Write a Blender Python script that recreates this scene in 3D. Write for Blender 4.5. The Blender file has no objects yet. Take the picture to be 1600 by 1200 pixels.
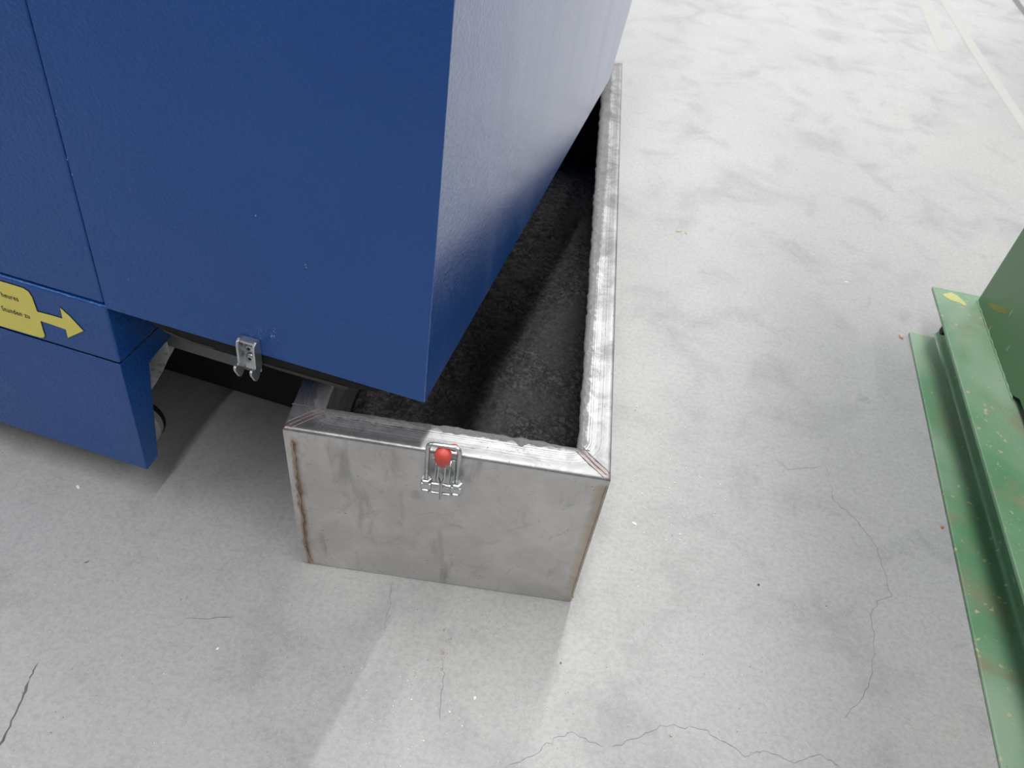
import bpy, bmesh, math, random
import numpy as np
from mathutils import Vector, Matrix, noise
random.seed(7)
S = bpy.context.scene
COL = S.collection

# ------------------------------------------------------------ camera
HC = 1.5; F = 1324.712; PITCH = 0.759313; ROLL = 0.161564
fw = Vector((0, math.cos(PITCH), -math.sin(PITCH)))
rt0 = Vector((1, 0, 0)); up0 = rt0.cross(fw)
RT = math.cos(ROLL)*rt0 + math.sin(ROLL)*up0
UP = -math.sin(ROLL)*rt0 + math.cos(ROLL)*up0
O = Vector((0, 0, HC))
cd = bpy.data.cameras.new('camera'); cam = bpy.data.objects.new('camera', cd); COL.objects.link(cam)
cd.sensor_width = 36; cd.lens = F/1600*36; cd.clip_start = .02
M = Matrix((RT, UP, -fw)).transposed().to_4x4(); M.translation = O
cam.matrix_world = M
cd.dof.use_dof = True; cd.dof.focus_distance = 1.5; cd.dof.aperture_fstop = 6.3
S.camera = cam

# ------------------------------------------------------------ world and lights
w = bpy.data.worlds.new('hall'); S.world = w; w.use_nodes = True
bg = w.node_tree.nodes['Background']; bg.inputs[0].default_value = (.93, .96, 1, 1); bg.inputs[1].default_value = .3
def area(name, loc, size, power, aim=None, col=(1, .985, .96), rz=0):
    l = bpy.data.lights.new(name, 'AREA'); l.shape = 'RECTANGLE'; l.size, l.size_y = size; l.energy = power; l.color = col
    o = bpy.data.objects.new(name, l); COL.objects.link(o); o.location = loc
    if aim is None: o.rotation_euler = (0, 0, rz)
    else: o.rotation_euler = (Vector(aim)-Vector(loc)).to_track_quat('-Z', 'Y').to_euler()
    return o
# rows of linear hall luminaires running along the depth of the hall
DIRL = Vector((.24, .97, 0)).normalized(); SIDE = Vector((DIRL.y, -DIRL.x, 0))
for lat, p, wd_ in ((-9, 420, .3), (-4.6, 420, .3), (-.1, 470, .06), (4.4, 440, .55), (9, 560, .3)):
    q = Vector((0, 1, 5.4))+SIDE*lat+DIRL*2.9
    area('hall_light', q, (wd_, 15.5), p, rz=-math.atan2(.24, .97))
area('far_fill_light', (3, 15.5, 3.0), (9, 4.0), 230, aim=(2.5, 1, 1), col=(.95, .98, 1))  # added fill at the far end, no opening there; gives the far floor gloss
S.view_settings.view_transform = 'Standard'; S.view_settings.look = 'None'
S.view_settings.gamma = 1; S.view_settings.use_curve_mapping = False
S.view_settings.exposure = 0.0

# ------------------------------------------------------------ geometry helpers
def ray(x, y): return fw + RT*((x-800)/F) - UP*((y-600)/F)
def at_z(x, y, z=0.0):
    d = ray(x, y); return O + d*((z-HC)/d.z)
def at_plane(x, y, P, n):
    d = ray(x, y); return O + d*((P-O).dot(n)/d.dot(n))
def tag(o, label=None, cat=None, group=None, kind=None):
    if label: o['label'] = label
    if cat: o['category'] = cat
    if group: o['group'] = group
    if kind: o['kind'] = kind
    return o
def thing(name, loc, label, cat, group=None):
    o = bpy.data.objects.new(name, None); COL.objects.link(o); o.location = loc; o.empty_display_size = .05
    return tag(o, label, cat, group)
ORG = {}
def root_loc(o):
    while o.parent: o = o.parent
    return Vector(o.location)
def link(name, me, mats, parent=None, smooth=False, bevel=0, seg=2, origin=None):
    """me holds WORLD coordinates; the object is moved under its thing"""
    if not isinstance(mats, (list, tuple)): mats = [mats]
    for m in mats: me.materials.append(m)
    o = bpy.data.objects.new(name, me); COL.objects.link(o)
    if parent is not None:
        me.transform(Matrix.Translation(-root_loc(parent))); o.parent = parent
    elif origin is not None:
        me.transform(Matrix.Translation(-Vector(origin))); o.location = origin
    if smooth: me.polygons.foreach_set('use_smooth', [True]*len(me.polygons))
    if bevel:
        b = o.modifiers.new('bevel', 'BEVEL'); b.width = bevel; b.segments = seg; b.limit_method = 'ANGLE'; b.angle_limit = math.radians(35)
        b.harden_normals = False
        if not smooth: me.polygons.foreach_set('use_smooth', [True]*len(me.polygons)); 
        n = o.modifiers.new('wn', 'WEIGHTED_NORMAL'); n.keep_sharp = True
    return o
def pyd(v, f):
    me = bpy.data.meshes.new('m'); me.from_pydata([tuple(a) for a in v], [], f); me.validate(); me.update()
    bm = bmesh.new(); bm.from_mesh(me); bmesh.ops.recalc_face_normals(bm, faces=bm.faces); bm.to_mesh(me); bm.free(); return me
def prism(pts, off):
    """closed polygon (3D points) extruded by the vector off"""
    n = len(pts); pts = [Vector(p) for p in pts]; off = Vector(off)
    v = pts + [p+off for p in pts]
    f = [list(range(n))[::-1], list(range(n, 2*n))] + [[i, (i+1) % n, n+(i+1) % n, n+i] for i in range(n)]
    return pyd(v, f)
def hexa(c): # 8 corners: bottom 4 ccw, top 4 ccw
    return pyd(c, [[3, 2, 1, 0], [4, 5, 6, 7], [0, 1, 5, 4], [1, 2, 6, 5], [2, 3, 7, 6], [3, 0, 4, 7]])
def tube(path, r, seg=12, closed=False, cap=True):
    path = [Vector(p) for p in path]; n = len(path); v = []; f = []
    rr = r if isinstance(r, (list, tuple)) else [r]*n
    prev = None
    for i, p in enumerate(path):
        if closed: t = path[(i+1) % n]-path[i-1]
        else: t = path[min(i+1, n-1)]-path[max(i-1, 0)]
        t.normalize()
        if prev is None:
            a = Vector((0, 0, 1)) if abs(t.z) < .9 else Vector((1, 0, 0)); a = (a-t*a.dot(t)).normalized()
        else: a = (prev-t*prev.dot(t)).normalized()
        prev = a; b = t.cross(a)
        v += [p+rr[i]*(math.cos(2*math.pi*k/seg)*a+math.sin(2*math.pi*k/seg)*b) for k in range(seg)]
    m = n if closed else n-1
    for i in range(m):
        j = (i+1) % n
        f += [[i*seg+k, i*seg+(k+1) % seg, j*seg+(k+1) % seg, j*seg+k] for k in range(seg)]
    if cap and not closed: f += [list(range(seg))[::-1], list(range((n-1)*seg, n*seg))]
    return pyd(v, f)
def round_path(pts, r, n=5):
    """polyline with rounded corners"""
    pts = [Vector(p) for p in pts]; out = [pts[0]]
    for i in range(1, len(pts)-1):
        a, b, c = pts[i-1], pts[i], pts[i+1]
        p = b+(a-b).normalized()*r; q = b+(c-b).normalized()*r
        for k in range(n+1):
            t = k/n; out.append((1-t)**2*p+2*t*(1-t)*b+t*t*q)
    return out+[pts[-1]]
def merge(*ms):
    bm = bmesh.new()
    for m in ms: bm.from_mesh(m)
    me = bpy.data.meshes.new('m'); bm.to_mesh(me); bm.free(); return me
def cyl(c, ax, r, h, seg=20, r2=None):
    ax = Vector(ax).normalized(); c = Vector(c)
    return tube([c, c+ax*h], [r, r if r2 is None else r2], seg)
def lathe(c, ax, prof, seg=24):
    ax = Vector(ax).normalized(); c = Vector(c)
    return tube([c+ax*h for h, r in prof], [r for h, r in prof], seg)

# ------------------------------------------------------------ materials
class MT:
    def __init__(s, name):
        s.m = bpy.data.materials.new(name); s.m.use_nodes = True; s.t = s.m.node_tree; s.N = s.t.nodes; s.L = s.t.links
        s.b = s.N['Principled BSDF']; s.c = s.N.new('ShaderNodeTexCoord').outputs['Object']
    def set(s, **k):
        for a, v in k.items():
            a = {'col': 'Base Color', 'rough': 'Roughness', 'metal': 'Metallic', 'spec': 'Specular IOR Level', 'coat': 'Coat Weight', 'coatr': 'Coat Roughness', 'nrm': 'Normal', 'ior': 'IOR'}[a]
            if hasattr(v, 'links'): s.L.new(v, s.b.inputs[a])
            else: s.b.inputs[a].default_value = (*v, 1) if isinstance(v, tuple) else v
        return s
    def put(s, i, v):
        if hasattr(v, 'links'): s.L.new(v, i)
        elif isinstance(v, tuple) and i.type == 'RGBA': i.default_value = (*v, 1)
        else: i.default_value = v
    def mapped(s, sc=(1, 1, 1), rot=(0, 0, 0), loc=(0, 0, 0), src=None):
        n = s.N.new('ShaderNodeMapping'); n.inputs[1].default_value = loc; n.inputs[2].default_value = rot; n.inputs[3].default_value = sc
        s.L.new(src or s.c, n.inputs[0]); return n.outputs[0]
    def noise(s, scale, detail=4, rough=.55, dist=0, vec=None, dim='3D', w=None):
        n = s.N.new('ShaderNodeTexNoise'); n.noise_dimensions = dim
        if dim != '1D': s.L.new(vec or s.c, n.inputs['Vector'])
        if w is not None: s.put(n.inputs['W'], w)
        n.inputs['Scale'].default_value = scale; n.inputs['Detail'].default_value = detail; n.inputs['Roughness'].default_value = rough
        n.inputs['Distortion'].default_value = dist; return n.outputs[0]
    def voro(s, scale, feat='F1', vec=None, rnd=1):
        n = s.N.new('ShaderNodeTexVoronoi'); n.feature = feat; s.L.new(vec or s.c, n.inputs['Vector']); n.inputs['Scale'].default_value = scale
        n.inputs['Randomness'].default_value = rnd
        return n.outputs['Distance']
    def ramp(s, v, a, b, lo=0., hi=1.):
        n = s.N.new('ShaderNodeMapRange'); n.interpolation_type = 'SMOOTHSTEP'; s.L.new(v, n.inputs[0])
        for i, x in enumerate((a, b, lo, hi)): s.put(n.inputs[i+1], x)
        return n.outputs[0]
    def math(s, op, a, b=0., c=0.):
        n = s.N.new('ShaderNodeMath'); n.operation = op
        for i, x in enumerate((a, b, c)): s.put(n.inputs[i], x)
        return n.outputs[0]
    def mix(s, f, a, b, mode='MIX'):
        n = s.N.new('ShaderNodeMix'); n.data_type = 'RGBA'; n.blend_type = mode
        s.put(n.inputs[0], f); s.put(n.inputs[6], a); s.put(n.inputs[7], b); return n.outputs[2]
    def bump(s, h, strength=.3, dist=.001, nrm=None):
        n = s.N.new('ShaderNodeBump'); n.inputs['Strength'].default_value = strength; n.inputs['Distance'].default_value = dist
        s.L.new(h, n.inputs['Height'])
        if nrm: s.L.new(nrm, n.inputs['Normal'])
        return n.outputs[0]
    def attr(s, name):
        n = s.N.new('ShaderNodeAttribute'); n.attribute_name = name; return n.outputs['Fac']
    def warp(s, scale, amt, vec=None):
        n = s.N.new('ShaderNodeTexNoise'); n.inputs['Scale'].default_value = scale; n.inputs['Detail'].default_value = 3; s.L.new(vec or s.c, n.inputs['Vector'])
        a = s.N.new('ShaderNodeVectorMath'); a.operation = 'MULTIPLY_ADD'; s.L.new(n.outputs['Color'], a.inputs[0]); a.inputs[1].default_value = (amt,)*3; s.L.new(vec or s.c, a.inputs[2])
        return a.outputs[0]
    def sep(s, vec=None):
        n = s.N.new('ShaderNodeSeparateXYZ'); s.L.new(vec or s.c, n.inputs[0]); return n.outputs

def plain(name, col, rough=.5, metal=0., var=.0, bump=0., bscale=300, spec=.5):
    m = MT(name); c = col
    if var:
        c = m.mix(m.noise(35, 5, .6), tuple(x*(1-var) for x in col), tuple(min(1, x*(1+var)) for x in col))
    m.set(col=c, rough=rough, metal=metal, spec=spec)
    if bump: m.set(nrm=m.bump(m.noise(bscale, 3), bump, .0006))
    return m.m

# blue powder coat with orange peel, thin dirt film streaks
def blue(name, streak=False):
    m = MT(name)
    base = m.mix(m.noise(3.5, 4, .6), (.004, .058, .26), (.008, .078, .31))
    fleck = m.ramp(m.voro(38), .035, .02)
    gate = m.ramp(m.noise(6, 2), .6, .66)
    base = m.mix(m.math('MULTIPLY', fleck, gate), base, (.17, .2, .24))
    r = m.ramp(m.noise(5, 4), .3, .7, .23, .33)
    if streak:
        v = m.mapped((9, 9, .9), rot=(.12, 0, 0))
        st = m.noise(1.0, 3, .5, .4, vec=v)
        r = m.ramp(st, .35, .68, .17, .25)
        film = m.ramp(st, .5, .72, 0, .06)
        base = m.mix(film, base, (.35, .35, .38))
    peel = m.noise(170, 2, .45)
    if streak: m.set(ior=1.75, coat=.8, coatr=.16)
    m.set(col=base, rough=r, spec=.5, nrm=m.bump(peel, .9, .0016))
    return m.m
BLUE = blue('blue_powder_coat'); BLUES = blue('blue_powder_coat_smeared', True)

def steel(name, col=(.56, .545, .525), rough=(.34, .5), smudge=True, metal=.9):
    m = MT(name)
    n1 = m.noise(9, 6, .65, .4)
    c = m.mix(m.ramp(n1, .35, .7), tuple(x*.86 for x in col), tuple(x*1.06 for x in col))
    if smudge:
        sp = m.ramp(m.noise(20, 6, .72, 1.4), .54, .7, 0, .6)
        spot = m.math('MULTIPLY', m.ramp(m.voro(55, vec=m.mapped((1, 1, 1.4))), .16, .05), m.ramp(m.noise(12, 2), .52, .62, 0, .6))
        c = m.mix(sp, c, tuple(x*.62 for x in col)); c = m.mix(spot, c, (.12, .115, .11))
    fine = m.noise(400, 3, .6, vec=m.mapped((.08, .08, 1)))
    r = m.ramp(n1, .3, .75, *rough)
    m.set(col=c, metal=metal, rough=r, nrm=m.bump(fine, .06, .0004))
    return m
ZINC = plain('zinc_plated_steel', (.54, .56, .57), .3, .92, .2, .1)
GALV = MT('galvanised_steel'); _c = GALV.mix(GALV.ramp(GALV.voro(75), .05, .5), (.3, .31, .3), (.55, .56, .54)); GALV.set(col=_c, metal=.75, rough=.42); GALV = GALV.m
BLACK = plain('black_rubber', (.008, .008, .008), .7, 0, .3, .3, spec=.25)
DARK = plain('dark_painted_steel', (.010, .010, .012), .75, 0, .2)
BRN = plain('grimy_bare_edge', (.05, .043, .036), .6, .4, .5, .3)
GREYM = plain('grey_painted_bar', (.21, .21, .215), .5, .1, .15)
WHEELM = plain('grey_polyamide_wheel', (.33, .33, .31), .45, 0, .1)
RED = plain('red_rubber_grip', (.58, .075, .06), .42, 0, .12, .15, 500)
YEL = plain('yellow_vinyl', (.74, .66, .14), .4, 0, .04)
INK = plain('black_print', (.012, .012, .012), .5)

# ------------------------------------------------------------ floor
fm = MT('worn_power_floated_concrete')
big = fm.noise(.9, 5, .55, .3); mid = fm.noise(4.5, 6, .62, .5); fin = fm.noise(95, 4, .7)
c = fm.mix(fm.ramp(big, .3, .7), (.385, .389, .398), (.43, .433, .431))
c = fm.mix(fm.ramp(mid, .46, .76, 0, .6), c, (.235, .24, .25))
sw = fm.noise(2.6, 6, .7, .8, vec=fm.mapped((1, 3.2, 1), rot=(0, 0, .5)))
c = fm.mix(fm.ramp(sw, .5, .85, 0, .13), c, (.52, .515, .5))
c = fm.mix(fm.ramp(fin, .4, .66, 0, .32), c, (.22, .225, .23))
g2 = fm.noise(32, 5, .75, .3); c = fm.mix(fm.ramp(g2, .5, .74, 0, .17), c, (.22, .224, .232))
g3 = fm.noise(210, 2, .6); c = fm.mix(fm.ramp(g3, .58, .7, 0, .35), c, (.56, .56, .55))
sm1 = fm.math('MULTIPLY', fm.ramp(fm.noise(11, 5, .7, 1.0), .56, .74), fm.ramp(fm.noise(1.7, 2), .45, .62)); c = fm.mix(fm.math('MULTIPLY', sm1, .4), c, (.17, .175, .18))
pit = fm.math('MULTIPLY', fm.ramp(fm.voro(60), .10, .05), fm.ramp(fm.noise(17, 2), .5, .62))
c = fm.mix(fm.math('MULTIPLY', pit, .7), c, (.1, .1, .1))
lit = fm.math('MULTIPLY', fm.ramp(fm.voro(95, vec=fm.mapped(loc=(3, 1, 0))), .12, .05), fm.ramp(fm.noise(9, 3), .48, .6))
c = fm.mix(fm.math('MULTIPLY', lit, .55), c, (.72, .72, .7))
r = fm.ramp(mid, .3, .75, .36, .5)
fm.set(col=c, rough=r, spec=.5, nrm=fm.bump(fin, .12, .0008))
FLOOR = fm.m
me = pyd([(-12, -8, 0), (14, -8, 0), (14, 18, 0), (-12, 18, 0), (-12, -8, -.15), (14, -8, -.15), (14, 18, -.15), (-12, 18, -.15)],
         [[0, 1, 2, 3], [7, 6, 5, 4], [0, 4, 5, 1], [1, 5, 6, 2], [2, 6, 7, 3], [3, 7, 4, 0]])
floor = link('floor', me, FLOOR); tag(floor, 'grey power-floated concrete hall floor', kind='structure')
WALLM = plain('painted_hall_wall', (.22, .225, .23), .8, 0, .05); CEILM = plain('light_hall_ceiling', (.34, .345, .35), .8, 0, .03)
X0, X1, Y0, Y1, ZC = -11.8, 13.8, -7.8, 17.8, 6.2
def blockw(nm, a, b, mat, lab):
    (x0, y0, z0), (x1, y1, z1) = a, b
    o = link(nm, hexa([(x0, y0, z0), (x1, y0, z0), (x1, y1, z0), (x0, y1, z0), (x0, y0, z1), (x1, y0, z1), (x1, y1, z1), (x0, y1, z1)]), mat); tag(o, lab, kind='structure')
blockw('wall_left', (X0-.2, Y0, 0), (X0, Y1, ZC), WALLM, 'grey hall wall on the left')
blockw('wall_right', (X1, Y0, 0), (X1+.2, Y1, ZC), WALLM, 'grey hall wall on the right')
blockw('wall_back', (X0, Y1, 0), (X1, Y1+.2, ZC), WALLM, 'grey hall wall at the far end')
blockw('wall_front', (X0, Y0-.2, 0), (X1, Y0, ZC), WALLM, 'grey hall wall behind the photographer')
blockw('ceiling', (X0, Y0, ZC), (X1, Y1, ZC+.2), CEILM, 'light hall ceiling')

def ribbon(pts, wd, z=.0004, jit=.0, sub=6, h=.0):
    """thin strip on the floor following a polyline given on the floor"""
    P = []
    for a, b in zip(pts[:-1], pts[1:]):
        for k in range(sub): P.append(Vector(a).lerp(Vector(b), k/sub))
    P.append(Vector(pts[-1]))
    for i in range(1, len(P)-1): P[i] += Vector((random.uniform(-jit, jit), random.uniform(-jit, jit), 0))
    v = []; f = []; n = len(P)
    for i, p in enumerate(P):
        t = (P[min(i+1, n-1)]-P[max(i-1, 0)]).normalized(); s = Vector((-t.y, t.x, 0))
        ww = wd*random.uniform(.5, 1.2)*(.15 if i in (0, n-1) else 1)
        v += [(p+s*ww/2)+Vector((0, 0, z)), (p-s*ww/2)+Vector((0, 0, z))]
    for i in range(n-1): f.append([2*i, 2*i+1, 2*i+3, 2*i+2])
    return pyd(v, f)
CRK = plain('dark_crack', (.17, .17, .175), .8); CRK2 = plain('tyre_scuff', (.11, .11, .11), .7, 0, .5)
cracks = [
 ([(1296, 750), (1304, 782), (1340, 815), (1368, 850), (1380, 890), (1393, 930), (1372, 940), (1362, 960), (1366, 1000), (1362, 1060), (1340, 1100), (1318, 1122)], .0016),
 ([(955, 1168), (1000, 1150), (1040, 1133), (1100, 1140), (1130, 1158), (1165, 1180), (1190, 1172), (1240, 1192), (1285, 1178), (1312, 1200)], .0015),
 ([(613, 908), (611, 938), (602, 975), (601, 990)], .0011),
 ([(693, 1030), (690, 1080), (688, 1125)], .0014),
 ([(1208, 715), (1232, 735), (1290, 728), (1296, 750)], .0012),
 ([(790, 1200), (840, 1178), (870, 1150), (895, 1146), (950, 1168)], .0012)]
for pts, wd in cracks:
    link('hairline_crack', ribbon([at_z(*p) for p in pts], wd*.62, jit=.0035), CRK, floor)
for pts, wd in [([(46, 1062), (30, 1100), (8, 1150), (-20, 1190)], .004), ([(60, 1035), (46, 1062)], .002), ([(288, 967), (365, 965)], .0012), ([(130, 880), (139, 876)], .003)]:
    link('scuff_mark', ribbon([at_z(*p) for p in pts], wd, jit=.002), CRK2, floor)
# flat strips, paler than the concrete, far right on the floor and an expansion joint
STRIP = plain('pale_floor_strip', (.42, .42, .405), .5, 0, .1)
JOINT = plain('joint_filler', (.16, .17, .165), .7, 0, .1)
def strip(px, wd, mat, name, z=.0006):
    P = [at_z(*p) for p in px]; v = []; n = len(P)
    for i, p in enumerate(P):
        t = (P[min(i+1, n-1)]-P[max(i-1, 0)]).normalized(); s = Vector((-t.y, t.x, 0))*wd/2
        v += [p+s+Vector((0, 0, z)), p-s+Vector((0, 0, z))]
    return link(name, pyd(v, [[2*i, 2*i+1, 2*i+3, 2*i+2] for i in range(n-1)]), mat, floor)
strip([(1425, -60), (1455, 30), (1478, 82)], .075, STRIP, 'pale_strip')
strip([(1440, -60), (1475, 0), (1530, 90), (1590, 180), (1660, 280)], .055, STRIP, 'pale_strip')
strip([(1560, -40), (1590, 5), (1640, 70)], .045, JOINT, 'floor_joint')

# ------------------------------------------------------------ steel collecting tray
H = .405
FRb = at_z(892, 941); FLb = at_z(472, 879)
FRt = at_z(955, 749, H); FLt = at_z(441, 668, H); BRt = at_z(973, 98, H)
gt = (BRt-FRt); BLt = FLt+gt+Vector((-.004, 0, 0)); BRb = FRb+gt; BLb = FLb+gt
TW = (FRt-FLt).length; TD = gt.length
def T(u, d, z):
    """u metres from the left, d metres from the front, z height"""
    a, b, k = u/TW, d/TD, z/H
    lo = (FLb*(1-a)+FRb*a)*(1-b)+(BLb*(1-a)+BRb*a)*b
    hi = (FLt*(1-a)+FRt*a)*(1-b)+(BLt*(1-a)+BRt*a)*b
    return lo*(1-k)+hi*k
tray = thing('collecting_tray', (FLb+FRb)/2 + gt*.5, 'open grey steel collecting tray with a wide rim, half under the blue cabinet', 'tray')
RW = .0585  # rim width
ST = steel('brushed_steel_sheet', (.655, .64, .632), (.4, .52))
# weld heat tint along vertical edges: attribute 'tint'
tn = ST.attr('tint'); wv = ST.noise(30, 4, .6)
tt = ST.math('ADD', tn, ST.math('MULTIPLY', ST.math('SUBTRACT', wv, .5), .55))
oldc = ST.b.inputs['Base Color'].links[0].from_socket
c = ST.mix(ST.ramp(tt, .3, .62, 0, .5), oldc, (.43, .33, .22))
c = ST.mix(ST.ramp(tt, .6, .95, 0, .8), c, (.15, .09, .055))
smr = ST.noise(1, 4, .6, .3, vec=ST.mapped((22, 22, 5)))
c = ST.mix(ST.ramp(smr, .56, .74, 0, .45), c, (.22, .21, .2))
ST.set(col=c)
STEEL = ST.m
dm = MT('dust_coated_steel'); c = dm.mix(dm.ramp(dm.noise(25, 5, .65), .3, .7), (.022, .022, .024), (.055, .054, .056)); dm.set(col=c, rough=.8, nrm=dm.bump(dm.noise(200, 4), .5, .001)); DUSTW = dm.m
def panel(name, A, nu, nv, th, inner_mat=DUSTW, tintf=None, roundc=None, sag=0):
    """A(u,v,t) 0..1,0..1,t in metres inward; outer face grid, inner face, rim faces"""
    v = []; f = []; mi = []; tv = []
    for t in (0, th):
        for j in range(nv+1):
            for i in range(nu+1):
                u, w_ = i/nu, j/nv
                v.append(A(u, w_, t)); tv.append(tintf(u, w_) if tintf and t == 0 else 0)
    n = (nu+1)*(nv+1); W = nu+1
    for j in range(nv):
        for i in range(nu):
            a = j*W+i; f.append([a, a+1, a+1+W, a+W]); mi.append(0)
            f.append([n+a+W, n+a+1+W, n+a+1, n+a]); mi.append(1)
    bd = [i for i in range(nu)]+[nu+j*W for j in range(nv)]+[nv*W+i for i in range(nu, 0, -1)]+[j*W for j in range(nv, 0, -1)]
    for a, b in zip(bd, bd[1:]+bd[:1]): f.append([b, a, n+a, n+b]); mi.append(0)
    me = bpy.data.meshes.new('m'); me.from_pydata([tuple(x) for x in v], [], f)
    me.update(); me.polygons.foreach_set('material_index', mi)
    at = me.attributes.new('tint', 'FLOAT', 'POINT'); at.data.foreach_set('value', tv)
    bm = bmesh.new(); bm.from_mesh(me); bmesh.ops.recalc_face_normals(bm, faces=bm.faces); bm.to_mesh(me); bm.free()
    return link(name, me, [STEEL, inner_mat], tray)
BR = .006   # bend radius at the top edge
CRN = .016  # rounded lower front corners
def front(u, v, t):
    x = u*TW; z = .0018+v*(H-BR-.0018)
    if z < CRN and x < CRN:  # rounded bottom left corner
        x = max(x, CRN-math.sqrt(max(0, CRN**2-(CRN-z)**2)))
    if z < CRN*.5 and x > TW-CRN*.5: x = min(x, TW-CRN*.5+math.sqrt(max(0, (CRN*.5)**2-(CRN*.5-z)**2)))
    bulge = .0015*math.sin(math.pi*u)*math.sin(math.pi*v)
    return T(x, t-bulge, z)
def tintf(u, v):
    x = u*TW
    wob = .004*noise.noise(Vector((v*9, 0, 3)))+.002*noise.noise(Vector((v*30, 5, 3)))
    l = math.exp(-((x-.0135-wob)/(.005 if x < .0135+wob else .014))**2)*.92
    l *= min(1, (1-v)*14)
    if v < .04: l = max(l, math.exp(-((x-.03)/.03)**2)*.7*(1-v/.04))
    d = TW-x; r_ = math.exp(-(d/.03)**2)*(.66+.22*noise.noise(Vector((v*6, 9, 1))))*min(1, (1-v)*20+.2)
    return max(l, r_)
panel('front_panel', front, 120, 60, .003, tintf=tintf)
panel('side_panel', lambda u, v, t: T(TW-t, .0035+u*(TD-.007), v*(H-BR)), 4, 2, .003)
panel('side_panel', lambda u, v, t: T(t, .0035+u*(TD-.007), v*(H-BR)), 4, 2, .003)
panel('back_panel', lambda u, v, t: T(u*TW, TD-t, v*(H-BR)), 4, 2, .003)
link('bottom_plate', hexa([T(.003, .003, .001), T(TW-.003, .003, .001), T(TW-.003, TD-.003, .001), T(.003, TD-.003, .001),
      T(.003, .003, .004), T(TW-.003, .003, .004), T(TW-.003, TD-.003, .004), T(.003, TD-.003, .004)]), DUSTW, tray)
# rim: four mitred strips, each bent down at the outer edge
RM = steel('worn_rim_steel', (.42, .42, .43), (.38, .5), smudge=False, metal=.85)
rd = RM.attr('ringdist'); ed = RM.attr('edgedist'); cw = RM.attr('cornerweld')
nz = RM.noise(55, 5, .65); n2 = RM.noise(16, 4, .6)
rw = RM.math('ADD', rd, RM.math('MULTIPLY', nz, .0022))
st1 = RM.noise(420, 3, .7, dim='1D', w=rw)
band = RM.math('MULTIPLY', RM.ramp(rd, .004, .014), RM.ramp(rd, .062, .046))
base = RM.b.inputs['Base Color'].links[0].from_socket
wear = RM.math('MULTIPLY', RM.ramp(st1, .4, .6), band)
c = RM.mix(RM.math('MULTIPLY', wear, RM.ramp(n2, .3, .6, .4, 1)), base, (.70, .70, .71))
lines = RM.math('MULTIPLY', RM.ramp(st1, .47, .38), RM.math('MULTIPLY', band, RM.ramp(nz, .35, .6)))
c = RM.mix(RM.math('MULTIPLY', lines, .85), c, (.1, .1, .105))
# dust crust near the inner edge
cr = RM.math('SUBTRACT', ed, RM.math('MULTIPLY', RM.noise(70, 8, .8), .040))
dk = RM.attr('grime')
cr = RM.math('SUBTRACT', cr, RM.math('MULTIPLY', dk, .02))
crust = RM.ramp(cr, -.008, -.015)
c = RM.mix(RM.math('MULTIPLY', crust, .9), c, RM.mix(RM.noise(260, 3, .7), (.07, .07, .073), (.42, .42, .43)))
spk = RM.math('MULTIPLY', RM.ramp(RM.voro(120), .22, .1), RM.ramp(n2, .45, .6))
c = RM.mix(RM.math('MULTIPLY', spk, .75), c, (.07, .07, .075))
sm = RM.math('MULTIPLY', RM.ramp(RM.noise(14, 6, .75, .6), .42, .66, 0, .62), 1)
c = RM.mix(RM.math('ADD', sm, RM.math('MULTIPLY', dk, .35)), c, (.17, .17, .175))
wl = RM.math('ADD', cw, RM.math('MULTIPLY', RM.math('SUBTRACT', nz, .5), .5))
c = RM.mix(RM.ramp(wl, .45, .75, 0, .75), c, RM.mix(RM.noise(300, 2, .6), (.12, .08, .075), (.42, .34, .32)))
metal = RM.ramp(crust, 0, 1, .8, .1); rgh = RM.ramp(crust, 0, 1, .42, .8)
rr_ = RM.math('ADD', rgh, RM.math('MULTIPLY', wear, .1))
RM.set(col=c, metal=metal, rough=rr_, nrm=RM.bump(RM.math('ADD', nz, RM.math('MULTIPLY', st1, .6)), .25, .0008))
RIM = RM.m
def inner_jit(s): return .0022*noise.noise(Vector((s*28, 1.3, 0)))+.0012*noise.noise(Vector((s*95, 4, 0)))
def sdf(u, d):
    """distance inwards from a rounded rectangle near the outer edge of the rim"""
    px, py = abs(u-TW/2), abs(d-TD/2); R = .075
    qx, qy = px-(TW/2-.008-R), py-(TD/2-.010-R)
    return -(math.hypot(max(qx, 0), max(qy, 0))+min(max(qx, qy), 0)-R)
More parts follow.
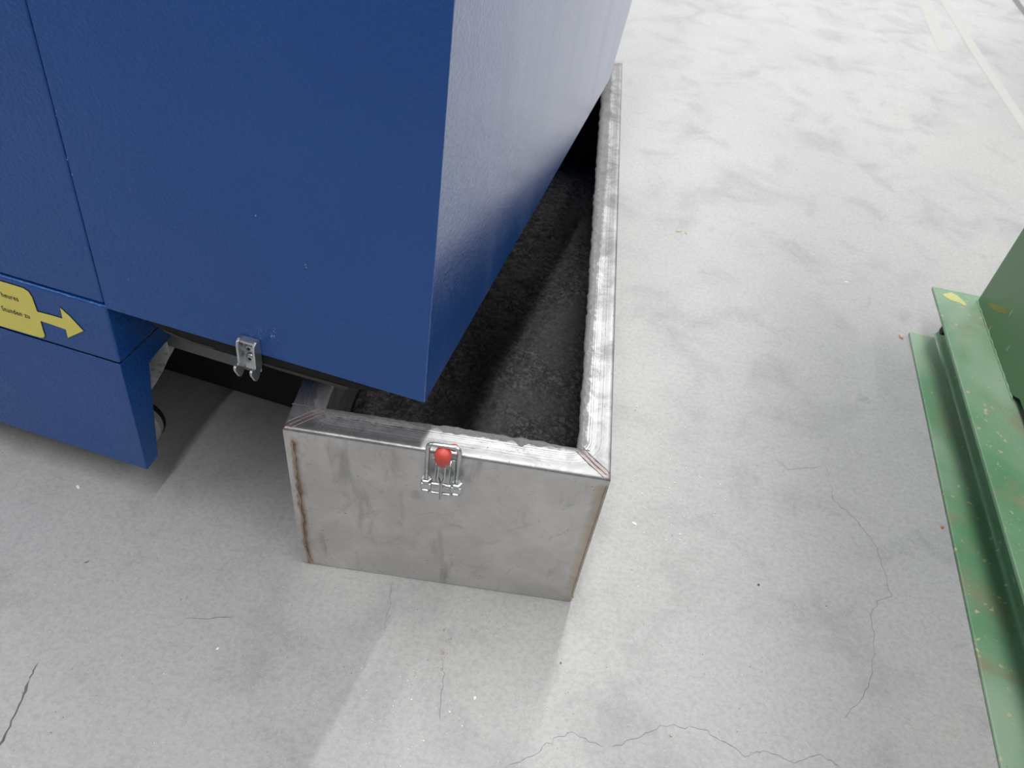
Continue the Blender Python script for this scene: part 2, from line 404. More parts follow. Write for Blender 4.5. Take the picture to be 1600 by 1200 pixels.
def rim_strip(side, nl, nw):
    v = []; f = []; A = {k: [] for k in ('ringdist', 'edgedist', 'cornerweld', 'grime')}
    L = TW if side in 'fb' else TD
    prof = []  # (inward distance, height)
    for k in range(5):
        a = math.pi/2*k/4; prof.append((BR-BR*math.cos(a), H-BR+BR*math.sin(a)))
    prof = [(p, q, False) for p, q in prof]
    for k in range(1, nw+1): prof.append((BR+(RW-BR)*k/nw, H, k == nw))
    prof.append((RW, H-.004, True))
    prof.append((RW-.002, H-.008, True))
    rows = len(prof)
    for i in range(nl+1):
        s = i/nl
        for q, (w_, z, inn) in enumerate(prof):
            a0, a1 = w_, L-w_
            p = a0+(a1-a0)*s
            ww = w_+(inner_jit(p+{'f': 0, 'b': 5, 'l': 9, 'r': 13}[side]) if inn else 0)
            zz = z - .0012*math.exp(-((w_-.03)/.012)**2)
            u, d = {'f': (p, ww), 'b': (p, TD-ww), 'l': (ww, p), 'r': (TW-ww, p)}[side]
            v.append(T(u, d, zz)); A['ringdist'].append(sdf(u, d)); A['edgedist'].append(RW-w_)
            cdist = min(p-w_, L-w_-p)
            A['cornerweld'].append(math.exp(-(cdist/.011)**2)*(1 if w_ < .055 else .8))
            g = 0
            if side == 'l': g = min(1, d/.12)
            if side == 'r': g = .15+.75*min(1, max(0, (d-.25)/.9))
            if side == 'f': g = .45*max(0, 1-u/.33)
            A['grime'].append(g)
    for i in range(nl):
        for q in range(rows-1):
            a = i*rows+q; f.append([a, a+rows, a+rows+1, a+1])
    me = bpy.data.meshes.new('m'); me.from_pydata([tuple(x) for x in v], [], f); me.update()
    for k, x in A.items(): me.attributes.new(k, 'FLOAT', 'POINT').data.foreach_set('value', x)
    return me
parts = [rim_strip('f', 200, 12), rim_strip('r', 420, 12), rim_strip('l', 160, 8), rim_strip('b', 60, 8)]
bm = bmesh.new()
for m_ in parts: bm.from_mesh(m_)
bmesh.ops.recalc_face_normals(bm, faces=bm.faces)
me = bpy.data.meshes.new('rim'); bm.to_mesh(me); bm.free()
rim = link('rim', me, RIM, tray, smooth=True)
# make sure the rim normals look up
if sum(p.normal.z*p.area for p in me.polygons) < 0: me.flip_normals()
# lumpy crust of dust clinging to the inner edge
CRUST = MT('grey_dust_crust'); CRUST.set(col=CRUST.mix(CRUST.noise(350, 3, .7), (.05, .05, .052), (.27, .27, .275)), rough=.9, nrm=CRUST.bump(CRUST.noise(500, 3), .7, .001)); CRUST = CRUST.m
def crust(pfun, L, n, amp, name='dust_crust'):
    v = []; f = []
    for i in range(n+1):
        s = L*i/n; a = max(0.08, amp(s)); j = noise.noise(Vector((s*60, 7, 0)))
        w1 = RW-.001-a*.011*(.8+.9*j); w2 = RW+.0015+a*.004*(1+j)+inner_jit(s)
        zt = H+.0006+a*.0022*(1+.8*noise.noise(Vector((s*140, 2, 0))))
        v += [pfun(s, w1, H+.0001), pfun(s, (w1+w2)/2, zt), pfun(s, w2, H-.001), pfun(s, w2-.001, H-.007)]
    for i in range(n):
        for q in range(3): a = i*4+q; f.append([a, a+4, a+5, a+1])
    o = link(name, pyd(v, f), CRUST, tray, smooth=True); o['kind'] = 'stuff'; return o
crust(lambda s, w_, z: T(s, w_, z), TW*.93, 200, lambda s: .9*math.exp(-((s-.30)/.09)**2)+.75*math.exp(-((s-.42)/.05)**2)+.25*(s < .2)*min(1, s/.1)+.1 if s > RW else .0)
crust(lambda s, w_, z: T(TW-w_, s+RW, z), TD-2*RW, 420, lambda s: .35+.4*noise.noise(Vector((s*7, 3, 1)))+.3*min(1, s))
# dust layer on the tray floor
def dust_h(u, d):
    n = noise.noise(Vector((u*5, d*4, 0)))*.02+noise.noise(Vector((u*17, d*15, 2)))*.010+noise.noise(Vector((u*60, d*55, 5)))*.005+noise.noise(Vector((u*170, d*160, 5)))*.0025
    m_ = min(u-.004, TW-.004-u, d-.004, TD-.004-d)
    return .045+n+.03*math.exp(-((u-.28)**2+(d-.45)**2)/.05)-.02*math.exp(-m_/.02)
nu, nv = 150, 330; v = []; f = []
for j in range(nv+1):
    for i in range(nu+1):
        u = .004+(TW-.008)*i/nu; d = .004+(TD-.008)*j/nv; v.append(T(u, d, dust_h(u, d)))
for j in range(nv):
    for i in range(nu): a = j*(nu+1)+i; f.append([a, a+1, a+nu+2, a+nu+1])
dm = MT('dark_grey_grinding_dust')
fz = dm.noise(85, 5, .75, .8); c = dm.mix(dm.ramp(fz, .4, .75), (.035, .035, .038), (.17, .17, .18))
c = dm.mix(dm.ramp(dm.noise(7, 3), .45, .7, 0, .6), c, (.085, .085, .09))
dm.set(col=c, rough=.95, spec=.1, nrm=dm.bump(fz, .8, .004)); DUST = dm.m
o = link('dust_fill', pyd(v, f), DUST, tray, smooth=True); o['kind'] = 'stuff'
# weld beads
WELD = plain('weld_bead', (.42, .33, .26), .38, .8, .35, .4, 250)
def bead(x0, z0, z1, amp, r, n=90):
    P = []
    for k in range(n):
        z = z0+(z1-z0)*k/(n-1); x = x0+amp*noise.noise(Vector((z*22, 3.3, x0)))+amp*.35*noise.noise(Vector((z*70, 1, x0)))
        if z < .04: x += .022*((.04-z)/.04)**2
        P.append(T(x, -.0006, z))
    return tube(P, [r*(1+.3*math.sin(k*1.9)) for k in range(n)], 8)
link('weld_bead', bead(.0125, .012, H-.035, .008, .0016), WELD, tray, smooth=True)
o = link('weld_bead', bead(TW-.004, .02, H-.02, .0008, .0012), WELD, tray, smooth=True)
HEATED = plain('ground_weld', (.33, .29, .28), .5, .6, .3, .4)
for u0, u1, d0, d1, sg in ((TW-.008, TW-RW+.002, .008, RW-.002, 1), (.009, RW-.002, .009, RW-.002, -1)):
    for q in (-.008, 0, .008):
        P = [T(u0+(u1-u0)*k/14+q*.7, d0+(d1-d0)*k/14+q*.7*sg, H+.0002) for k in range(15)]
        link('corner_weld', tube(P, [.0007*(1+.3*math.sin(k*2)) for k in range(15)], 6), HEATED, tray, smooth=True)

# ------------------------------------------------------------ toggle latch on the tray front
class Fr:
    """local frame: a right, b up, n out"""
    def __init__(s, o, a, b, n): s.o, s.a, s.b, s.n = Vector(o), Vector(a), Vector(b), Vector(n)
    def __call__(s, x, y, z): return s.o+s.a*x+s.b*y+s.n*z
ta = (FRt-FLt).normalized(); tb = ((FLt+FRt)/2-(FLb+FRb)/2).normalized(); tnn = ta.cross(tb).normalized()
def face_px(x, y, d): return at_plane(x, y, FLt+tnn*d, tnn)
c0 = face_px(691, 748, .012)
L = Fr(c0-tnn*.012, ta, tb, tnn)
def bx(fr, x0, x1, y0, y1, z0, z1):
    return hexa([fr(x0, y0, z0), fr(x1, y0, z0), fr(x1, y0, z1), fr(x0, y0, z1), fr(x0, y1, z0), fr(x1, y1, z0), fr(x1, y1, z1), fr(x0, y1, z1)])
latch = tray
def lk(name, me, mat, parent, **k): return link(name, me, mat, parent, **k)
lt = link('toggle_latch', bx(L, -.019, .019, -.034, .042, .0008, .0032), ZINC, tray, bevel=.0008); lt['label'] = 'zinc-plated toggle latch with a red grip and square U-bolt'
for sx in (-1, 1):
    pts = [(sx*.0135, y, z) for y, z in ((.040, .003), (.036, .012), (.022, .019), (.004, .022), (-.012, .023), (-.024, .017), (-.032, .003))]
    lk('cheek_plate', prism([L(*p) for p in pts], ta*(.0024*-sx)), ZINC, lt, bevel=.0005)
# trunnion block with nuts
for x0 in (-.036, .0165): lk('trunnion', bx(L, x0, x0+.0195, -.014, .001, .014, .030), ZINC, lt, bevel=.0022)
lk('trunnion_pin', cyl(L(-.018, -.007, .021), ta, .0045, .036), ZINC, lt, smooth=False)
def nut(c, ax, r, h):
    return lathe(c, ax, [(0, r*.82), (h*.12, r), (h*.88, r), (h, r*.8)], 6)
for sx in (-1, 1):
    x = sx*.0265
    lk('hex_nut', nut(L(x, .0012, .022), tb, .0098, .008), ZINC, lt)
    lk('hex_nut', nut(L(x, -.023, .022), tb, .0098, .008), ZINC, lt)
    lk('threaded_end', lathe(L(x, -.030, .022), tb, [(k*.0012, .0036 if k % 2 else .0030) for k in range(38)], 12), ZINC, lt, smooth=True)
ub = round_path([L(-.0265, -.005, .022), L(-.0265, .098, .022), L(.0265, .098, .022), L(.0265, -.005, .022)], .011, 7)
lk('u_bolt', tube(ub, .0042, 14), ZINC, lt, smooth=True)
# lever: two strips that meet below, opening upwards to hold the red grip
for sx in (-1, 1):
    P = [(sx*.0013, -.040, .022), (sx*.0013, -.034, .025), (sx*.0015, -.012, .028), (sx*.0016, .012, .027), (sx*.0058, .024, .025), (sx*.0058, .056, .020)]
    Q = [(x, y, z+dz) for (x, y, z), dz in zip(P, (.004, .007, .008, .008, .007, .006))]
    v = []; f = []
    for p, q in zip(P, Q):
        for t in (-.0011, .0011): v += [L(p[0]+t, p[1], p[2]), L(q[0]+t, q[1], q[2])]
    for k in range(len(P)-1):
        a = 4*k; b = a+4
        f += [[a, a+1, b+1, b], [a+2, b+2, b+3, a+3], [a, b, b+2, a+2], [a+1, a+3, b+3, b+1]]
    f += [[0, 2, 3, 1], [len(v)-4, len(v)-3, len(v)-1, len(v)-2]]
    lk('lever_strip', pyd(v, f), ZINC, lt, bevel=.0003)
lk('lever_pin', cyl(L(-.016, -.024, .026), ta, .003, .032), ZINC, lt)
gd = (tb*.96+tnn*.20).normalized()
g0 = L(.0, .046, .020)
lk('grip', lathe(g0, gd, [(0, .004), (.002, .0070), (.008, .0098), (.016, .0125), (.026, .0145), (.036, .0148), (.044, .0128), (.049, .0085), (.0515, .003)], 24), RED, lt, smooth=True)
lk('end_cap', lathe(L(.010, .088, .014), (ta*.95+tb*.1).normalized(), [(0, .0045), (.003, .0062), (.008, .0066), (.012, .005), (.013, .002)], 18), RED, lt, smooth=True)

# ------------------------------------------------------------ blue dust extractor
BL = at_z(165, 482, .5187); B0 = at_z(663, 630, .5187); BB = at_z(952, 125, .5187)
e = (B0-BL).normalized(); BWD = (B0-BL).length
g = (BB-B0).normalized(); BDP = (BB-B0).length
vv = Vector((.005, .0122, 1)); nn = -e.cross(vv).normalized()
if nn.y > 0: nn = -nn
ZB = .5187
def FP(u, z, d=0): return BL+e*u+vv*(z-ZB)+g*d     # u right, z height, d depth
mach = thing('dust_extractor', Vector((BL.x-.3, BL.y+.6, 0)), 'large blue powder-coated machine cabinet overhanging the steel tray, with a yellow sticker at lower left', 'machine')
TOP = 1.95
# overhanging hopper housing (side profile has a sloping rear lower corner)
prof = [(0, ZB), (BDP, ZB), (BDP+.127, .69), (BDP+.40, 1.06), (BDP+.40, TOP), (0, TOP)]
left = [FP(0, z, d) for d, z in prof]; right = [FP(BWD, z, d) for d, z in prof]; n = len(prof)
f = [list(range(n)), list(range(n, 2*n))[::-1]]+[[i, (i+1) % n, n+(i+1) % n, n+i] for i in range(n)]
me = pyd(left+right, f)
hs = link('housing', me, [BLUE, BLUES], mach, bevel=.0018, seg=3)
for p in me.polygons:
    if p.normal.dot(e) > .8: p.material_index = 1
# bent bead lines on the far edge of the housing side
# upper side panel left of the housing, slightly recessed, with a shadow gap
G = .0045
def slab(u0, u1, z0, z1, d0, d1): return hexa([FP(u0, z0, d0), FP(u1, z0, d0), FP(u1, z0, d1), FP(u0, z0, d1), FP(u0, z1, d0), FP(u1, z1, d0), FP(u1, z1, d1), FP(u0, z1, d1)])
link('upper_panel', slab(-1.3, -G, .5245, TOP, .003, 1.45), BLUE, mach, bevel=.004, seg=3)
link('band_panel', slab(-1.3, 0, .3905, .5215, .0, 1.45), BLUE, mach, bevel=.005, seg=3)
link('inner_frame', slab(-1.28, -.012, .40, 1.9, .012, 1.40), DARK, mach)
# skirt: front sheet and folded end flange
link('skirt', slab(-1.3, 0, .100, .388, .0, .003), BLUE, mach, bevel=.0012)
Pn = g.cross(vv).normalized(); P0 = FP(0, .3, 0)
fl = [FP(0, .100, 0), FP(0, .388, 0)]+[at_plane(x, y, P0, Pn) for x, y in ((238, 527),)]
q1 = at_plane(268, 524, P0, Pn); q2 = at_plane(233, 566, P0, Pn); q3 = at_plane(247, 712, P0, Pn)
q0 = FP(0, .388, .20)
poly = [FP(0, .100, .0), FP(0, .388, .0), q0, q1, q2, q3]
link('skirt_flange', prism(poly, -e*.003), BLUE, mach, bevel=.0008)
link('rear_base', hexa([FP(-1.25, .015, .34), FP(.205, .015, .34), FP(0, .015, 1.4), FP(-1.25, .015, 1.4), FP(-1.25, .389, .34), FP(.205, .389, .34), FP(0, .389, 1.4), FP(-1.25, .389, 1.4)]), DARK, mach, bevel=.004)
# inner wall behind and the grey bar under the housing
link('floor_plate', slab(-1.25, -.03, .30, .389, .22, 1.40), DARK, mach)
bd = .17; Pb = FP(0, .4, bd)
a_ = at_plane(255, 538, Pb, nn); b_ = at_plane(392, 580, Pb, nn)
a2 = at_plane(255, 505, Pb, nn); b2 = at_plane(392, 548, Pb, nn)
link('cross_bar', prism([a_, b_, b2, a2], g*.03), GREYM, mach, bevel=.001)
# rubber seal and bare lip under the front edge
def lip(px, off, th, mat, name):
    Pp = FP(0, ZB, off); pts = [at_plane(x, y, Pp, nn) for x, y in px]
    return link(name, prism(pts, g*th), mat, mach)
lip([(225, 498), (300, 520), (400, 550), (500, 579), (600, 609), (585, 612), (545, 606), (500, 594), (440, 578), (400, 566), (340, 548), (300, 536), (262, 520)], .003, .003, BLACK, 'rubber_seal')
lip([(255, 516), (300, 534), (335, 544), (333, 546), (298, 537), (256, 518)], .0015, .001, BRN, 'bare_edge')
lip([(400, 565), (450, 579), (545, 606), (540, 609), (490, 594.5), (440, 580), (400, 567)], .0015, .001, BRN, 'bare_edge')

# hook bracket
hc = at_plane(395, 548, FP(0, ZB, 0), nn)
K = Fr(hc, e*1.16, vv.normalized()*1.1, nn*1.25)
hk = link('hook_bracket', merge(bx(K, -.0125, .0125, -.036, .026, .0005, .003)), ZINC, mach, bevel=.0008); hk['label'] = 'zinc-plated double hook catch'
for sx in (-1, 1):
    prf = [(.0005, .027), (.010, .030), (.016, .027), (.0175, .020), (.0175, -.012), (.019, -.015), (.0215, -.0135), (.0265, -.011), (.0290, -.013), (.0290, -.019), (.022, -.036), (.018, -.040), (.012, -.038), (.0005, -.020)]
    x = .0145*sx
    lk('hook_cheek', prism([K(x-.002*(sx+1)+.0, y, z) for z, y in prf], e*.0042), ZINC, hk, bevel=.0007, seg=2)
lk('bridge', bx(K, -.0125, .0125, .0235, .0275, .0005, .0125), ZINC, hk, bevel=.001)
for y in (.010, -.010):
    lk('screw', merge(lathe(K(-.001, y, .0025), nn, [(0, .0090), (.003, .0090), (.0058, .0072), (.0066, .004)], 22)), ZINC, hk, smooth=True)
    lk('hex_socket', cyl(K(-.001, y, .0025)+nn*.0060, nn, .0034, .0009, 6), DARK, hk)

# caster behind the skirt
cc = at_z(212, 655, .062)
caxis = (nn*.97+e*.24).normalized(); cdir = caxis.cross(Vector((0, 0, 1))).normalized()
caxis = Vector((caxis.x, caxis.y, 0)).normalized()
cs = link('caster', merge(lathe(cc-caxis*.006, caxis, [(0, .030), (0, .0615), (.026, .0615), (.031, .057), (.033, .045), (.033, .020), (.028, .018)], 40)), WHEELM, mach)
cs['label'] = 'grey wheel of a swivel caster behind the skirt'
lk('tyre', lathe(cc-caxis*.012, caxis, [(0, .050), (.002, .0615), (.006, .0635), (.014, .0635), (.017, .0600)], 36), BLACK, cs, smooth=True)
Pc = cc+caxis*.040
bp = [at_plane(x, y, Pc, caxis) for x, y in ((261, 535), (264, 548), (262, 563), (254, 581), (243, 600), (233, 614), (212, 640), (190, 640), (190, 560), (215, 530))]
lk('fork', merge(prism(bp, -caxis*.0025), prism([p-caxis*.062 for p in bp], -caxis*.0025)), GALV, cs, bevel=.0008)
zt = bp[0].z
lk('swivel_head', merge(cyl(Vector((cc.x, cc.y, zt-.01)), (0, 0, 1), .035, .30-zt+.012, 24)), GALV, cs)

# sticker
SP = FP(0, .45, -.0012)
outl = [(-60, 420), (-30, 430), (0, 438), (20, 444), (36, 449), (45, 455), (51, 464), (55, 475), (59, 486), (78, 491), (97, 496.5), (93, 479), (110, 494), (132, 517.5), (106, 529), (102.5, 515), (80, 507), (64.5, 502), (68, 514), (71.5, 525), (69, 528), (64, 528), (50, 524), (0, 509), (-60, 490)]
def spx(l, d): return [at_plane(x, y, FP(0, .45, d), nn) for x, y in l]
stk = link('sticker', prism(spx(outl, -.0008), -nn*.0006), INK, mach); stk['label'] = 'yellow arrow-shaped sticker with black text'
cx = sum(p[0] for p in outl)/len(outl)
def inset(l, k):
    P = spx(l, -.001); uv = [((p-BL).dot(e), (p-BL).dot(vv)) for p in P]; n = len(uv); out = []
    ar = sum(uv[i][0]*uv[(i+1) % n][1]-uv[(i+1) % n][0]*uv[i][1] for i in range(n)); sg = 1 if ar > 0 else -1
    for i in range(n):
        a, b, c_ = Vector(uv[i-1]), Vector(uv[i]), Vector(uv[(i+1) % n])
        d1 = (b-a).normalized(); d2 = (c_-b).normalized(); n1 = Vector((-d1.y, d1.x))*sg; n2_ = Vector((-d2.y, d2.x))*sg
        m_ = (n1+n2_); m_ = m_/max(.35, m_.length_squared/2) if m_.length > 0 else n1
        out.append(b+m_*k)
    return [FP(p.x, ZB+p.y, -.0012) for p in out]
lk('yellow_face', prism(inset(outl, .0013), -g*.0004), YEL, stk)
def text(s, px, size, name):
    cu = bpy.data.curves.new('t', 'FONT'); cu.body = s; cu.size = size; cu.align_x = 'RIGHT'; cu.extrude = 0
    cu.space_character = 1.1; cu.offset = .0002
    to = bpy.data.objects.new('t', cu); COL.objects.link(to); bpy.context.view_layer.update()
    me = bpy.data.meshes.new_from_object(to.evaluated_get(bpy.context.evaluated_depsgraph_get()))
    bpy.data.objects.remove(to)
    p = at_plane(*px, FP(0, .45, 0), nn); uv = ((p-BL).dot(e), ZB+(p-BL).dot(vv))
    for v_ in me.vertices: v_.co = FP(uv[0]+v_.co.x*.73, uv[1]+v_.co.y, -.0021)
    return link(name, me, INK, stk)
text('8 heures', (31, 470), .0160, 'lettering')
text('8 Stunden zu', (49, 497), .0160, 'lettering')
# small chipped spots beside the hook
CH = plain('chipped_paint', (.35, .45, .55), .6)
def specks(px, r, n, spread, mat, name, fr):
    ms = []
    for k in range(n):
        x = px[0]+random.gauss(0, spread[0]); y = px[1]+random.gauss(0, spread[1]); c_ = fr(x, y); rr = r*random.uniform(.4, 1.2)
        pts = [c_+(e*math.cos(t+.3*k)*rr*random.uniform(.5, 1)+vv*math.sin(t+.3*k)*rr*random.uniform(.5, 1)) for t in [i*math.pi*2/6 for i in range(6)]]
        ms.append(prism(pts, -nn*.0004))
    return merge(*ms)
o = link('paint_chips', merge(specks((428, 522), .0011, 12, (3, 5), CH, '', lambda x, y: at_plane(x, y, FP(0, ZB, -.0005), nn)),
     specks((405, 516), .0008, 5, (3, 2), CH, '', lambda x, y: at_plane(x, y, FP(0, ZB, -.0005), nn)),
     specks((399, 338), .0014, 3, (1, 2), CH, '', lambda x, y: at_plane(x, y, FP(0, ZB, -.0005), nn)),
     *[specks(q_, .0012, 2, (.6, 2), CH, '', lambda x, y: at_plane(x, y, FP(0, ZB, -.0008), nn)) for q_ in ((75, 126), (88, 177), (105, 243), (113, 272), (201, 436), (477, 417))]), CH, mach); o['kind'] = 'stuff'

# ------------------------------------------------------------ green machine on a steel beam
def green(name, dust=.5, cleanscale=1.5):
    m = MT(name)
    c = m.mix(m.noise(5, 4, .6), (.085, .235, .115), (.12, .285, .15))
    d1 = m.ramp(m.noise(cleanscale, 4, .6, .5), .38, .62, 0, dust)
    c = m.mix(d1, c, (.33, .44, .33))
    c = m.mix(m.ramp(m.noise(3.1, 4, .65, .8, vec=m.mapped(loc=(2, 7, 0))), .5, .68, 0, dust*1.2), c, (.24, .24, .15))
    sp = m.math('MULTIPLY', m.ramp(m.voro(36, vec=m.warp(70, .022)), .2, .12), m.ramp(m.noise(11, 4, .7), .46, .54))
    c = m.mix(m.math('MULTIPLY', sp, .8), c, (.52, .46, .27))
    sp3 = m.math('MULTIPLY', m.ramp(m.voro(85, vec=m.warp(150, .008)), .2, .1), m.ramp(m.noise(14, 3, .6), .45, .55))
    c = m.mix(m.math('MULTIPLY', sp3, .6), c, (.45, .42, .27))
    sp2 = m.math('MULTIPLY', m.ramp(m.voro(80, vec=m.warp(120, .012)), .2, .12), m.ramp(m.noise(7, 3, .6, vec=m.mapped(loc=(4, 2, 1))), .5, .6))
    c = m.mix(m.math('MULTIPLY', sp2, .7), c, (.30, .17, .08))
    m.set(col=c, rough=m.ramp(m.noise(8, 4), .3, .7, .3, .5), nrm=m.bump(m.noise(150, 3), .15, .0008)); return m.m
GRN = green('green_enamel_dusty', .75); GRN2 = green('green_enamel', .2)
mt = MT('green_enamel_tank'); c = mt.mix(mt.noise(4, 4), (.075, .175, .075), (.095, .215, .095))
dr = mt.math('MULTIPLY', mt.ramp(mt.voro(34, vec=mt.mapped((1, 1, .3), rot=(.35, 0, 0))), .16, .08), mt.ramp(mt.noise(7, 3), .44, .58))
c = mt.mix(mt.math('MULTIPLY', dr, .5), c, (.40, .45, .34)); mt.set(col=c, rough=.26, nrm=mt.bump(mt.noise(90, 2), .06, .001)); TANKM = mt.m
HB = .155; FT = .010
lA = at_z(1421, 518, FT); lB = at_z(1565, 1200, FT)
uA = at_z(1457, 447, HB); uB = at_z(1600, 930, HB)
dl = (lB-lA).normalized(); du = (uB-uA).normalized(); LEN = 2.9
per = Vector((-du.y, du.x, 0));  per = per if per.x > 0 else -per
perl = Vector((-dl.y, dl.x, 0)); perl = perl if perl.x > 0 else -perl
gm = thing('green_machine', uA+du*1.4+per*.4-Vector((0, 0, HB)), 'green painted machine standing on a steel beam at the right edge', 'machine')
def plate(A, d, pr, w0, w1, z0, z1, l0, l1):
    c = []
    for z in (z0, z1):
        for l_, w_ in ((l0, w0), (l1, w0), (l1, w1), (l0, w1)):
            p = A+d*l_+pr*w_; c.append(Vector((p.x, p.y, z)))
    return hexa(c)
link('lower_flange', plate(lA, dl, perl, 0, .17, 0.0005, FT, 0, LEN), GRN, gm, bevel=.003, seg=3)
link('upper_flange', plate(uA, du, per, 0, .155, HB-.011, HB, 0, LEN), GRN, gm, bevel=.003, seg=3)
link('web', plate(uA, du, per, .076, .086, FT, HB-.011, .02, LEN), GRN2, gm)
# root fillet lines along the web on the lower flange
def fil(s0, s1):
    v = []
    for l_ in (.02, LEN):
        b = uA+du*l_+per*.076; b = Vector((b.x, b.y, 0))
        for k in range(5):
            a = math.pi/2*k/4; R = .011
            v.append(b+per*(-R+R*math.sin(a))+Vector((0, 0, FT+R-R*math.cos(a))))
    return pyd(v, [[k, k+1, 6+k, 5+k] for k in range(4)])
link('root_fillet', fil(0, 0), GRN2, gm, smooth=True)
bc = at_z(1471, 516, .095)
bo = link('bolt', merge(cyl(bc, per, .0145, .012, 6), cyl(bc+per*.012, per, .009, .07, 14)), DARK, gm, bevel=.001)
tk = at_z(1527, 470, HB)
td = du
tkT = .80
pts = [tk+td*0]
v0 = tk; 
tank = [(0, HB+.0005), (.40, HB+.0005), (.44, HB+.022), (2.5, HB+.022), (2.5, tkT), (0, tkT)]
link('tank', prism([tk+td*a+Vector((0, 0, b-HB)) for a, b in tank], per*.75), TANKM, gm, bevel=.003, seg=3)
link('base_plate', plate(tk, td, per, .03, .7, HB-.03, HB, .42, 2.4), DARK, gm)
sd = at_z(1520, 478, HB+.001)
link('weld_bead', tube([tk+td*(k*.012)-per*.001+Vector((0, 0, .0015+.001*math.sin(k*1.7))) for k in range(36)], [.0022*(1+.35*math.sin(k*2.1)) for k in range(36)], 6), GRN, gm, smooth=True)
# yellow chalk mark on the flange and dull one on the tank
CHK = MT('yellow_marker'); CHK.set(col=CHK.mix(CHK.noise(90, 4, .7), (.62, .58, .22), (.45, .52, .26)), rough=.8); CHK = CHK.m
def blob(px, z, mat, name, parent, h=.0006):
    P = [at_z(x, y, z) for x, y in px]; return link(name, prism(P, Vector((0, 0, h))), mat, parent)
blob([(1472, 460), (1486, 457), (1496, 462), (1505, 470), (1511, 477), (1506, 478), (1498, 473), (1487, 470), (1478, 465)], HB+.0001, CHK, 'marker_mark', gm)
pl = per*-1
OCH = plain('dull_yellow_mark', (.22, .235, .055), .5, 0, .3)
link('marker_mark', prism([at_plane(x, y, tk-per*.0004, per) for x, y in ((1545, 475), (1553, 474), (1565, 480), (1576, 487), (1574, 491), (1560, 488), (1550, 482))], -per*.0003), OCH, gm)

# ------------------------------------------------------------ chips and debris lying on the floor
def chip(name, px, s, mat, label, cat='chip', h=.003, grp=None):
    c_ = at_z(*px); n_ = 9; v = []; a0 = random.uniform(0, 6); rs = [random.uniform(.7, 1.1) for _ in range(n_)]
    for z, k in ((0.0003, .85), (h*.55, 1), (h, .55)):
        for i in range(n_):
            a = 2*math.pi*i/n_; x = math.cos(a)*s[0]*rs[i]*k; y = math.sin(a)*s[1]*rs[i]*k
            v.append(c_+Vector((x*math.cos(a0)-y*math.sin(a0), x*math.sin(a0)+y*math.cos(a0), z)))
    f = [list(range(n_))[::-1], list(range(2*n_, 3*n_))]
    for r_ in (0, 1): f += [[r_*n_+i, r_*n_+(i+1) % n_, (r_+1)*n_+(i+1) % n_, (r_+1)*n_+i] for i in range(n_)]
    o = link(name, pyd(v, f), mat, origin=c_); return tag(o, label, cat, grp)
WOOD = plain('pale_wood_chip', (.62, .42, .3), .8, 0, .2); ORG_ = plain('orange_brown_chip', (.38, .17, .07), .8, 0, .3)
TAN = plain('tan_crumb', (.6, .46, .32), .8, 0, .2); WHT = plain('white_plaster', (.8, .8, .76), .8, 0, .05); DRK = plain('dark_grit', (.06, .06, .06), .7)
chip('wood_chip', (1408, 526), (.013, .007), WOOD, 'pinkish chip on the floor beside the far end of the green beam', h=.006)
chip('rust_flake', (1472, 824), (.0045, .004), ORG_, 'small orange-brown flake close to the long left edge of the green beam')
chip('crumb', (1060, 361), (.011, .006), TAN, 'tan crumb on bright concrete right of the long tray rim', 'crumb')
chip('crumb', (1072, 364), (.007, .004), TAN, 'smaller pale crumb touching the tan crumb on bright concrete', 'crumb')
chip('plaster_flake', (122, 761), (.006, .0035), WHT, 'white flake on the floor below the blue skirt', 'flake', .0015)
chip('plaster_flake', (340, 1014), (.0035, .0028), WHT, 'lone white flake low on the floor between the scuff and the tray', 'flake', .0015)
chip('plaster_flake', (742, 1091), (.005, .003), WHT, 'white flake on the floor straight below the red latch', 'flake', .0015)
chip('plaster_flake', (991, 818), (.0065, .0038), WHT, 'white flake right of the tray\'s front right edge, largest of the spatter', 'flake', .0015)
chip('plaster_flake', (1323, 441), (.009, .003), WHT, 'white sliver on the floor left of the green beam, farthest flake', 'flake', .0015)
chip('grit', (1185, 914), (.0028, .0024), DRK, 'dark grit grain alone on grey concrete right of the tray', 'grit')
chip('crumb', (1048, 1150), (.0024, .0022), TAN, 'tiny orange crumb near the bottom crack in the floor', 'crumb')
chip('rust_flake', (876, 1036), (.0022, .002), ORG_, 'tiny rust flake below the tray\'s front right corner')
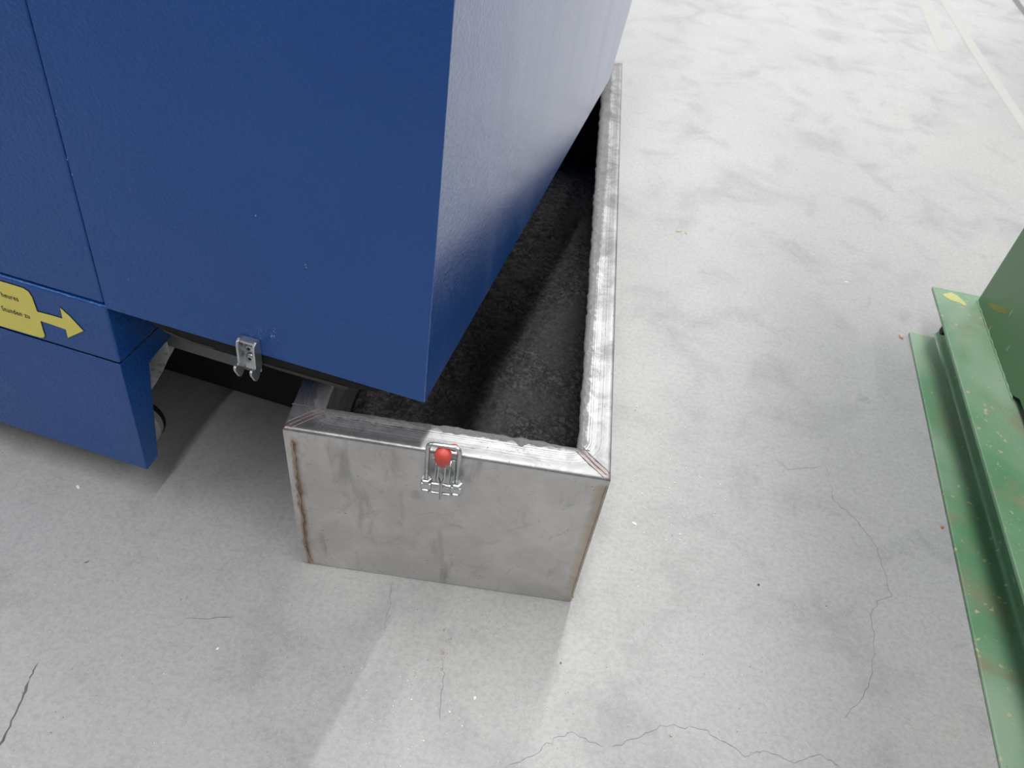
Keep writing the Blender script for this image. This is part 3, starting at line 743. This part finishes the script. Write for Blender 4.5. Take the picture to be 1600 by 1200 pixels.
def scatter(name, spec, mat, label, cat, zmax=.0012):
    v = []; f = []
    for cx_, cy_, sx_, sy_, n_, r0, r1 in spec:
        for _ in range(n_):
            
            for _t in range(9):
                c_ = at_z(random.gauss(cx_, sx_), random.gauss(cy_, sy_))
                if not (-.40 < c_.x < .21 and c_.y > .94) and c_.x < lB.x-.02+(c_.y-lB.y)*.1: break
            else: continue
            rr = r0+(r1-r0)*random.random()**3; b = len(v); k = 6; a0 = random.uniform(0, 6)
            for z in (.0003, zmax):
                for i in range(k):
                    a = a0+2*math.pi*i/k; v.append(c_+Vector((math.cos(a)*rr*random.uniform(.5, 1.3), math.sin(a)*rr*random.uniform(.5, 1.1), z)))
            f.append([b+k+i for i in range(k)]); f += [[b+i, b+(i+1) % k, b+k+(i+1) % k, b+k+i] for i in range(k)]
    o = link(name, pyd(v, f), mat, origin=at_z(spec[0][0], spec[0][1])); return tag(o, label, cat, kind='stuff')
scatter('plaster_dust', [(1040, 760, 45, 45, 150, .0005, .0020), (1010, 690, 30, 50, 90, .0005, .0018), (1000, 880, 30, 60, 30, .0006, .002), (1090, 790, 35, 40, 45, .0005, .0018),
        (585, 1100, 50, 40, 45, .0004, .0014), (650, 1060, 14, 10, 10, .0006, .0016), (680, 1150, 60, 30, 28, .0006, .0022), (1000, 620, 25, 30, 15, .0008, .0026), (700, 1000, 300, 120, 60, .0004, .0012)],
        WHT, 'fine white plaster spatter on the concrete right of and below the tray', 'dust')
scatter('rust_grit', [(693, 1022, 3, 5, 16, .0005, .0018), (688, 1048, 4, 3, 12, .0005, .0014), (750, 978, 18, 6, 34, .0003, .0009), (694, 984, 1.2, 1.2, 3, .001, .0018), (704, 998, 1.2, 1.2, 3, .0008, .0015), (775, 988, 10, 4, 12, .0003, .0009)],
        ORG_, 'rust-coloured grit on the concrete just below the tray front', 'grit', .0008)
scatter('dark_grit', [(900, 900, 330, 200, 110, .0003, .001), (300, 950, 160, 130, 60, .0003, .001), (1200, 900, 180, 160, 60, .0003, .0012)], DRK, 'scattered dark grit specks over the grey concrete', 'grit', .0007)
